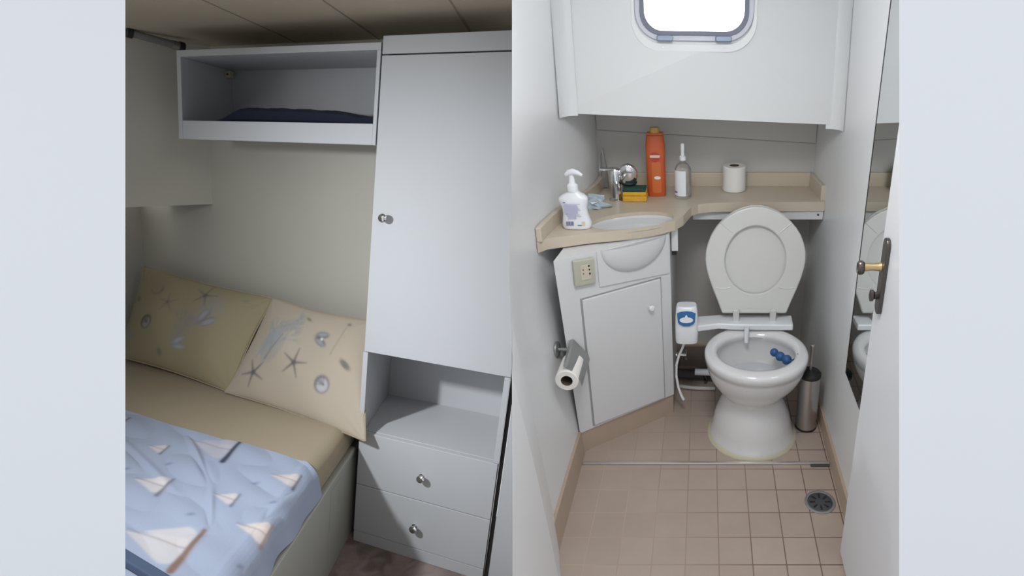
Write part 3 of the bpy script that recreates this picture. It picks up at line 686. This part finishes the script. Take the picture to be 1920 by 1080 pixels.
# ================================================================== SLEEPING CABIN
def CB(): return MB(cab)
BF = 1.724; BW = 2.09
struct(CB().box(-2.4, .16, .15, BW+.03, -.03, 0).build('floor', M['vinyl'], origin=cab((0, 1.5, 0))))
struct(CB().box(-2.0, -.02, BW, BW+.02, 0, 1.93).build('wall_back', M['cab_wall']))
# ceiling boards
cl = CB().add([(-1.62, 1.25, 1.9), (-.115, 1.25, 1.9), (-.115, 1.6, 1.9), (-.02, 1.76, 1.9), (-.02, BW+.02, 1.9), (-1.62, BW+.02, 1.9),
               (-1.62, 1.25, 1.92), (-.115, 1.25, 1.92), (-.115, 1.6, 1.92), (-.02, 1.76, 1.92), (-.02, BW+.02, 1.92), (-1.62, BW+.02, 1.92)],
              [(0,1,2,3,4,5), (11,10,9,8,7,6)]+[(i, (i+1) % 6, (i+1) % 6+6, i+6) for i in range(6)]).build('ceiling', M['ceiling'])
struct(cl)
struct(CB().box(-2.2, -.13, .15, 1.25, 1.9, 1.92).build('ceiling', M['ceiling']))  # unseen extension, added to close a light leak over the cabin
for a in (-.298, -.636, -.974): CB().box(a-.0025, a+.0025, 1.25, BW, 1.8985, 1.9005).build('seam', M['seam'], cl)
# hull side: leaning upper panel, recessed lower part
def ext(p, q, k): p, q = Vector(p), Vector(q); return q+(q-p)*k
tf, tn, bf_, bn = (-1.385, BW, 1.9), (-1.580, 1.75, 1.9), (-1.385, BW, 1.232), (-1.590, 1.75, 1.232)
tn2, bn2 = ext(tf, tn, 4.2), ext(bf_, bn, 4.2)
b = CB(); b.hexa([bf_, bn2, tn2, tf], [Vector(bf_)+Vector((-.25, 0, 0)), bn2+Vector((-.25, -.1, 0)), tn2+Vector((-.25, 0, 0)), Vector(tf)+Vector((-.25, 0, 0))]); struct(b.build('wall_left', M['cab_wall']))
b = CB(); b.hexa([(-1.80, BW, 0), (-2.3, .15, 0), (-2.3, .15, 1.235), (-1.80, BW, 1.235)], [(-1.85, BW, 0), (-2.4, .15, 0), (-2.4, .15, 1.235), (-1.85, BW, 1.235)])
struct(b.build('wall_left', M['cab_wall']))
struct(CB().box(.0, .14, 1.70, 1.715, 0, 1.2).build('wall_right', M['cab_white']))
b = CB(); b.box(-.0145, -.001, 1.735, 1.76, 0, 1.2); struct(b.build('dark_gap_strip', M['black']))  # black strip put in to darken the gap beside the wardrobe

# curtain rod
cr = thing('curtain_rod', cab((-1.47, 1.86, 1.86)), 'short grey rod with black ends under the ceiling on the left cabin wall', 'rod')
P0, P1 = Vector((-1.483, 1.724, 1.886)), Vector((-1.398, 1.890, 1.868))
b = CB(); b.tube([P0, P1], .0135); b.build('tube', M['rod'], cr, smooth=True)
for P, d in ((P0, -1), (P1, 1)):
    e = (P1-P0).normalized(); b = CB(); b.tube([P-e*.012*d*0, P+e*.022*d], .0185); b.build('end_cap', M['black'], cr, smooth=True)
b = CB(); b.tube([P1-(P1-P0).normalized()*.03, P1], .016); b.build('collar', M['greysteel'], cr, smooth=True)

# wardrobe
wd = thing('wardrobe', cab((-.265, 1.9, 0)), 'tall white built-in wardrobe with an open nook and two drawers', 'wardrobe')
def part(name, m, *bx, parent=wd, bev=.0015):
    b = CB()
    for q in bx: b.box(*q)
    return b.build(name, m, parent, bevel=bev)
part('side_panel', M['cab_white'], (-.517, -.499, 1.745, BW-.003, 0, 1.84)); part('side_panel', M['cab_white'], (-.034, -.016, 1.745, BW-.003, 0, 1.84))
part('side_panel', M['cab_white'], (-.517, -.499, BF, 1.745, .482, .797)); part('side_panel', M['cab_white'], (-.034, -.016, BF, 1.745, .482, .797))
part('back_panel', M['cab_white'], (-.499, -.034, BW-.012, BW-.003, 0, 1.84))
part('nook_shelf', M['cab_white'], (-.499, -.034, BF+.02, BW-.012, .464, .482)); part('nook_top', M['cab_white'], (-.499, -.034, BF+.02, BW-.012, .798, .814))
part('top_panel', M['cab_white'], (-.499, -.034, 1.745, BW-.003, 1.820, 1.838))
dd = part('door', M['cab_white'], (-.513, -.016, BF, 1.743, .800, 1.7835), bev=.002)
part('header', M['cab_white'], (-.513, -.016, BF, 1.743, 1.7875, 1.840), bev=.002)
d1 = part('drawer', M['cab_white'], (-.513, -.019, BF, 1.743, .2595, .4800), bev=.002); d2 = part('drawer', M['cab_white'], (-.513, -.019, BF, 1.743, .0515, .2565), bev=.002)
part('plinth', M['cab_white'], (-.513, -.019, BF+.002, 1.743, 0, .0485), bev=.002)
def knob(parent, a, z):
    b = CB(); b.lathe([(.009, BF), (.009, BF-.002), (.0045, BF-.004), (.0045, BF-.012), (.011, BF-.016), (.0145, BF-.022), (.0145, BF-.026), (.010, BF-.031), (.003, BF-.032)], (a, 0, z), 24, axis='y')
    b.build('knob', M['chrome'], parent, smooth=True)
knob(dd, -.472, 1.283); knob(d1, -.270, .362); knob(d2, -.279, .147)

# overhead open cupboard
oc = thing('overhead_shelf', cab((-.9, 1.9, 1.51)), 'white open overhead cupboard on the cabin wall, left of the wardrobe', 'shelf')
A0, A1 = -1.287, -.518
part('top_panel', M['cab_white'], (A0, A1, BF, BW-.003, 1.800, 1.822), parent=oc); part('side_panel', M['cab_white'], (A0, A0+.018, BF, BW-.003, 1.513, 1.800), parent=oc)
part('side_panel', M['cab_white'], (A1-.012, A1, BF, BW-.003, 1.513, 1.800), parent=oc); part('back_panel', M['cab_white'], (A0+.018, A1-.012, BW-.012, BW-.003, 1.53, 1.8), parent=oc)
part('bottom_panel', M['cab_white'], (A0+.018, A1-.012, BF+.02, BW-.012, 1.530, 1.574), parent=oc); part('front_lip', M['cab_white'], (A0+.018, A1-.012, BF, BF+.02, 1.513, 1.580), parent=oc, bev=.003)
br_ = part('bracket', M['counter'], (-1.268, -1.245, 2.02, 2.05, 1.765, 1.79), parent=oc); 
b = CB(); b.lathe([(.004, 2.02), (.004, 2.016)], (-1.256, 0, 1.778), 10, axis='y'); b.build('screw', M['darkgrey'], br_)

# folded navy blanket
b = CB(); R = []
n = 40
for i in range(n+1):
    t = i/n; a = -1.19+t*(-.545+1.19)
    hgt = .056*(smoothstep(0, .22, t)*(.86+.14*math.cos((t-.3)*3.6)))*(1-.35*smoothstep(.75, 1.0, t))+.003
    ring = []
    for k in range(20):
        u = 2*PI*k/20; y = 1.905+.13*math.copysign(abs(math.cos(u))**.6, math.cos(u)); z = 1.5755+hgt*.5*(1+math.copysign(abs(math.sin(u))**.6, math.sin(u)))
        ring.append((a, y, z+(.002*math.sin(a*60+k) if math.sin(u) > 0 else 0)))
    R.append(ring)
b.rings(R); tag(b.build('folded_blanket', M['navy'], smooth=True), 'folded navy blue blanket lying inside the overhead cupboard', 'blanket')

# bed
bed = thing('bed', cab((-1.1, 1.4, 0)), 'built-in cabin bed with a cream box base and cream mattress', 'bed')
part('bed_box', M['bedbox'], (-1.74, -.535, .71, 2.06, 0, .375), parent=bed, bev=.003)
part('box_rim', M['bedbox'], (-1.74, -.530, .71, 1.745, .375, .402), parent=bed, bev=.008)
hp = part('hatch_outline', M['greyline'], (-.5352, -.5345, 1.50, 1.502, .20, .36), (-.5352, -.5345, 1.50, 1.60, .359, .361), (-.5352, -.5345, 1.585, 1.587, .25, .31), parent=bed, bev=0)
def mat_prof(a0, a1, z0, z1, r, off=0.0, n=8):
    pts = [(a1-.05+0, z0), (a1+off*.7, z0+.004), (a1+off, z0+.03)]
    for i in range(n+1):
        t = PI/2*i/n; pts.append((a1-r+(r+off)*math.cos(t), z1-r*.8+(r*.8+off)*math.sin(t)))
    return pts
b = CB(); R = []
for y in np.linspace(.72, 2.03, 46):
    P = mat_prof(-1.7, -.548, .403, .5, .06)
    R.append([(a, y, z+.0025*math.sin(y*23+a*9)*(1 if z > .45 else 0)) for a, z in P]+[(-1.1, y, .5+.002*math.sin(y*17)), (-1.70, y, .5), (-1.70, y, .403)])
b.rings(R); b.build('mattress', M['mattress'], bed, smooth=True, angle=60)

# ---- print painting ---------------------------------------------------------
def lin(c): return np.array([(x/255/12.92 if x/255 <= .04045 else ((x/255+.055)/1.055)**2.4) for x in c])
class Paint:
    def __init__(s, X, Y, base): s.X = X; s.Y = Y; s.C = np.ones(X.shape+(3,))*lin(base)
    def mix(s, mask, col): mask = np.clip(mask, 0, 1)[..., None]; s.C = s.C*(1-mask)+lin(col)*mask
    def loc(s, cx, cy, rot): dx, dy = s.X-cx, s.Y-cy; c, q = math.cos(rot), math.sin(rot); return dx*c+dy*q, -dx*q+dy*c
    def soft(s, d, w=.0045): return 1/(1+np.exp(np.clip(d/w*2.2, -40, 40)))
    def ell(s, cx, cy, a, b, rot, col, k=.9):
        x, y = s.loc(cx, cy, rot); s.mix(k*s.soft((np.sqrt((x/a)**2+(y/b)**2)-1)*min(a, b)), col)
    def seg(s, x0, y0, x1, y1, w0, w1, col, k=.9):
        dx, dy = x1-x0, y1-y0; t = np.clip(((s.X-x0)*dx+(s.Y-y0)*dy)/(dx*dx+dy*dy), 0, 1)
        d = np.hypot(s.X-x0-t*dx, s.Y-y0-t*dy)-(w0+(w1-w0)*t); s.mix(k*s.soft(d), col)
    def star(s, cx, cy, r, rot, col, k=.85, w=.0085):
        for i in range(5):
            a = rot+i*2*PI/5; s.seg(cx, cy, cx+r*math.cos(a), cy+r*math.sin(a), w, .0012, col, k)
    def nautilus(s, cx, cy, r, rot, col, hi):
        s.ell(cx, cy, r, r*.85, rot, col, .8); s.ell(cx+r*.12*math.cos(rot), cy-r*.1, r*.72, r*.6, rot, hi, .8)
        for i in range(5):
            a = rot+.5+i*.5; s.seg(cx+r*.2, cy, cx+r*.8*math.cos(a), cy+r*.75*math.sin(a), .0008, .0014, col, .7)
        s.ell(cx-r*.2, cy+r*.15, r*.22, r*.2, 0, col, .5)
    def shell(s, cx, cy, r, rot, col, hi):
        for sg in (-1, 1):
            ox, oy = -math.sin(rot)*sg*r*.42, math.cos(rot)*sg*r*.42
            s.ell(cx+ox, cy+oy, r, r*.45, rot+.25*sg, col, .85); s.ell(cx+ox*1.2, cy+oy*1.2, r*.75, r*.25, rot+.25*sg, hi, .6)
    def coral(s, cx, cy, r, rot, col, n=9, seed=1):
        g = np.random.default_rng(seed)
        def br(x, y, a, l, w, d):
            x1, y1 = x+l*math.cos(a), y+l*math.sin(a); s.seg(x, y, x1, y1, w*1.3, w, col, .42)
            if d:
                for q in (-.5, .05, .55): br(x1, y1, a+q+g.uniform(-.2, .2), l*g.uniform(.55, .75), w*.7, d-1)
        br(cx, cy, rot, r*.45, .0045, 3)
        s.ell(cx+.55*r*math.cos(rot), cy+.55*r*math.sin(rot), .42*r, .26*r, rot, col, .35)
def cloth(name, P, paint, m, parent, thick=None, tagger=None):
    """P: (n,m,3) grid in cabin coordinates, paint: (n,m,3) linear colours"""
    n_, m_ = P.shape[:2]; Lm = np.array(CABIN_AXES); W = P.reshape(-1, 3) @ Lm.T+np.array(CABIN_ORIGIN)
    org = np.array(parent['_o']) if parent is not None else W.mean(0)
    if parent is None: org[2] = W[:, 2].min()
    idx = np.arange(n_*m_).reshape(n_, m_)
    Fq = np.stack([idx[:-1, :-1], idx[:-1, 1:], idx[1:, 1:], idx[1:, :-1]], -1).reshape(-1, 4)
    me = bpy.data.meshes.new(name); me.from_pydata((W-org).tolist(), [], Fq.tolist())
    ca = me.color_attributes.new('print', 'FLOAT_COLOR', 'POINT'); c4 = np.ones((n_*m_, 4)); c4[:, :3] = paint.reshape(-1, 3); ca.data.foreach_set('color', c4.ravel())
    for p in me.polygons: p.use_smooth = True
    me.materials.append(m); o = bpy.data.objects.new(name, me); COL.objects.link(o)
    if parent is not None: o.parent = parent
    else: o.location = org
    o['_o'] = tuple(org)
    return o

def pillow(c4, thick, draw, seed, label, base, bulge_back=.35):
    BLp, BRp, TRp, TLp = [np.array(p, float) for p in c4]
    wm = np.linalg.norm(BRp-BLp); hm = np.linalg.norm(TLp-BLp)
    N_, M_ = 230, 170
    u = np.linspace(0, 1, N_)[:, None]; v = np.linspace(0, 1, M_)[None, :]
    U, V = np.broadcast_arrays(u, v)
    # pinch: sides draw in between the corners
    du = .030*np.sin(PI*V)*(2*U-1); dv = .035*np.sin(PI*U)*(2*V-1)
    U2, V2 = U-du*.7, V-dv*.7
    P = ((1-U2)*(1-V2))[..., None]*BLp+(U2*(1-V2))[..., None]*BRp+(U2*V2)[..., None]*TRp+((1-U2)*V2)[..., None]*TLp
    nrm = np.cross(BRp-BLp, TLp-BLp); nrm /= np.linalg.norm(nrm)
    if nrm[1] > 0: nrm = -nrm
    e = np.clip(np.sin(PI*U), 0, 1)**.55*np.clip(np.sin(PI*V), 0, 1)**.55
    g = np.random.default_rng(seed); wr = np.zeros_like(U)
    for q in range(14):
        a, bb, ph, am = g.uniform(4, 15), g.uniform(-9, 9), g.uniform(0, 6), g.uniform(.0008, .0024)
        wr += am*np.sin(a*U+bb*V+ph)
    for (cu, cv) in ((0, 0), (1, 0), (1, 1), (0, 1)):      # corner gathers
        d = np.hypot((U-cu)*wm, (V-cv)*hm); ang = np.arctan2((V-cv)*hm, (U-cu)*wm)
        wr += .0045*np.exp(-d/.07)*np.sin(ang*11)
    out = []
    root = thing('pillow', cab(tuple(((BLp+BRp)/2).tolist())), label, 'pillow', 'seashell pillows on the bed')
    X = U*wm; Y = V*hm
    pt = Paint(X, Y, base); draw(pt, wm, hm)
    rimd = np.minimum(np.minimum(U*wm, (1-U)*wm), np.minimum(V*hm, (1-V)*hm))
    F1 = P+nrm*(thick*e+wr*e*1.6)[..., None]
    cloth('pillow_face', F1, pt.C, M['shell_print'], root)
    pb = Paint(X[::4, ::4], Y[::4, ::4], base)
    cloth('pillow_back', (P-nrm*(thick*bulge_back*e)[..., None])[::-4, ::4], pb.C, M['shell_print'], root)
    # hem piping around the edge
    b = CB(); loop = [P[i, 0] for i in range(0, N_, 6)]+[P[-1, j] for j in range(0, M_, 6)]+[P[i, -1] for i in range(N_-1, -1, -6)]+[P[0, j] for j in range(M_-1, -1, -6)]
    loop = [Vector(p.tolist()) for p in loop]; loop.append(loop[0]); b.tube(loop, .0035, 8); b.build('hem', M['mattress'], root, smooth=True)
    return root
GR, GR2, HI = (92, 88, 88), (120, 116, 116), (175, 176, 180)
def draw1(p, w_, h_):
    g = (112, 106, 98); k = lambda u, v: (u*w_, v*h_)
    x, y = k(.196, .80); 
    for i in range(8):
        a = 3.6+i*.42; p.seg(x+.034*math.cos(a), y+.026*math.sin(a), x+.034*math.cos(a+.42), y+.026*math.sin(a+.42), .003+.0004*i, .003+.0004*i, (110, 102, 88), .4)
    p.ell(*k(.055, .639), .015, .012, .3, g, .8); p.star(*k(.339, .688), .048, .5, g, .6, .005)
    p.nautilus(*k(.22, .428), .036, 1.0, (84, 78, 74), (150, 145, 138)); p.coral(*k(.60, .50), .17, 1.2, (140, 136, 138), 9, 3)
    p.star(*k(.585, .86), .055, .2, (95, 88, 82), .6, .006); p.shell(*k(.68, .62), .040, .9, (120, 116, 120), (160, 158, 162)); p.coral(*k(.50, .25), .16, 1.35, (130, 126, 126), 9, 5)
    p.ell(*k(.40, .165), .012, .018, .4, g, .8); p.coral(*k(.03, .16), .07, .8, (140, 134, 128), 9, 6); p.ell(*k(.86, .90), .01, .006, 0, g, .5)
    p.shell(*k(.54, .30), .03, .4, (140, 137, 142), (168, 166, 170))
def draw2(p, w_, h_):
    k = lambda u, v: (u*w_, v*h_)
    p.star(*k(.466, .433), .062, 1.45, (98, 92, 92), .85, .0065); p.shell(*k(.626, .721), .034, -.1, (86, 84, 88), (165, 168, 176)); p.ell(*k(.632, .715), .006, .005, 0, (225, 225, 225))
    p.nautilus(*k(.709, .32), .038, .9, (105, 103, 106), (182, 182, 184)); p.ell(*k(.853, .544), .026, .013, -.5, (98, 96, 90), .85)
    p.coral(*k(.19, .30), .22, 1.25, (138, 140, 146), 9, 8); p.coral(*k(.13, .40), .14, 1.0, (140, 150, 158), 9, 9)
    p.star(*k(.165, .245), .060, -.3, (96, 90, 94), .8, .007); p.coral(*k(.24, .72), .12, .4, (140, 142, 144), 9, 12); p.seg(*k(.30, .66), *k(.22, .40), .002, .003, (110, 108, 112), .7)
    p.ell(*k(.463, .879), .014, .005, -.3, (90, 86, 84), .8); p.ell(*k(.817, .92), .010, .006, 0, (90, 86, 84), .7)
    p.seg(*k(.80, .88), *k(.735, .60), .0015, .002, (128, 120, 104), .6)
pillow([(-1.72, 1.785, .535), (-1.085, 1.745, .505), (-1.012, 1.985, .862), (-1.705, 1.985, .925)], .075, draw1, 11, 'cream seashell pillow at the far left against the head wall', (146, 136, 108))
pillow([(-1.105, 1.735, .508), (-.472, 1.668, .480), (-.556, 1.955, .838), (-1.005, 1.965, .868)], .070, draw2, 12, 'paler seashell pillow on the right, its corner touching the wardrobe', (172, 160, 143))

# blue sheet with sailboats
def draw_boats(p):
    def boat(a, b_, s, hull, sail, k=.85):
        # mast points to -a (towards the wall), hull lies along b
        p.seg(a+.13*s, b_-.45*s, a+.10*s, b_+.45*s, .02*s, .02*s, (150, 140, 150), .5)
        for (x0, y0, x1, y1, wd_) in ((a-.25*s, b_-.12*s, a-1.2*s, b_-.10*s, .33*s), (a-.25*s, b_+.22*s, a-.9*s, b_+.06*s, .24*s)):
            p.seg(x0, y0, x1, y1, wd_, .01*s, sail, k*.9)
        p.seg(a-.05*s, b_, a-1.25*s, b_-.02*s, .0006, .0004, (120, 112, 110), .8)
        p.seg(a+.05*s, b_-.5*s, a, b_+.5*s, .075*s, .045*s, hull, .95)
    boat(-.712, .935, .150, (120, 92, 78), (196, 190, 188)); boat(-.925, 1.118, .085, (112, 108, 118), (204, 196, 194)); boat(-1.052, 1.278, .05, (90, 92, 104), (200, 192, 190))
    boat(-.850, 1.372, .13, (34, 44, 66), (190, 182, 184), .5); boat(-.703, 1.152, .055, (95, 100, 116), (206, 196, 190)); boat(-.578, 1.310, .07, (84, 86, 98), (206, 194, 186)); boat(-.548, 1.075, .08, (150, 130, 118), (212, 198, 188)); boat(-1.30, 1.36, .07, (60, 66, 76), (180, 175, 172))
    for a, b_ in ((-.78, 1.045), (-.69, 1.25), (-.99, 1.22), (-1.09, 1.14), (-.56, .95), (-.60, 1.19)): p.ell(a, b_, .009, .005, .6, (96, 108, 132), .7)
NA, NBb = 420, 260
s_ = np.linspace(0, 1, NA)   # across the bed
prof = []
# arc-length profile: wall side -> right edge -> down the side
fl = [(-1.69, .5), (-1.1, .5), (-.612, .5)]
for i in range(1, 9):
    t = PI/2*(1-i/8); fl.append((-.548-.06+.063*math.cos(t), .5-.048+.051*math.sin(t)))
fl += [(-.540, .43), (-.536, .4065)]
fl = np.array(fl); sl = np.r_[0, np.cumsum(np.hypot(*(np.diff(fl, axis=0).T)))]
aa = np.interp(s_*sl[-1], sl, fl[:, 0]); zz = np.interp(s_*sl[-1], sl, fl[:, 1])
BBv = np.linspace(0, 1, NBb)
A2 = np.repeat(aa[:, None], NBb, 1); Z2 = np.repeat(zz[:, None], NBb, 1)
top = 1.425+.035*np.clip((-1.2-A2)/.4, 0, 1)-.02*np.clip((A2+.60)/.07, 0, 1)+.006*np.sin(A2*14)
B2 = .725+(top-.725)*BBv[None, :]
drop = np.clip((.5-Z2)/.09, 0, 1)
wr = .0022*np.sin(A2*21+B2*9)+.002*np.sin(A2*8-B2*26)+.0014*np.sin(B2*47+A2*17)
def crease(a0, b0, a1, b1, w_, h_):
    dx, dy = a1-a0, b1-b0; t = np.clip(((A2-a0)*dx+(B2-b0)*dy)/(dx*dx+dy*dy), 0, 1); d = np.hypot(A2-a0-t*dx, B2-b0-t*dy); return h_*np.exp(-(d/w_)**2)*(np.sin(PI*np.clip(t*.9+.05, 0, 1)))
wr += crease(-1.05, 1.40, -.80, 1.18, .012, .007)+crease(-.80, 1.18, -.70, 1.02, .010, .005)+crease(-1.3, 1.30, -.85, 1.10, .014, .005)+crease(-.56, 1.30, -.60, 1.05, .012, .005)
wr += drop*.004*np.sin(B2*38)
P = np.stack([A2+drop*(.004+wr), B2, Z2+.004+np.abs(wr)*(1-drop)*1.3], -1)
pt = Paint(np.where(drop > 0, A2+(.5-Z2)*.8, A2), B2, (150, 159, 178)); draw_boats(pt)
sheet = cloth('bed_sheet', P, pt.C, M['boat_print'], None)
tag(sheet, 'light blue sheet printed with sailboats spread over the mattress', 'sheet')
# webbing across the foot
b = CB(); R = []
for a in np.linspace(-1.5, -.50, 20):
    k_ = .838-.16*(a+.83); R.append([(a, k_-.018, .513), (a, k_+.018, .513), (a, k_+.014, .530), (a, k_-.014, .530)])
b.rings(R); tag(b.build('bed_strap', M['rail'], bevel=.004, smooth=False), 'dark blue strap lying across the sailboat sheet at the foot of the bed', 'strap')

for o in list(bpy.data.objects):
    if '_o' in o.keys(): del o['_o']
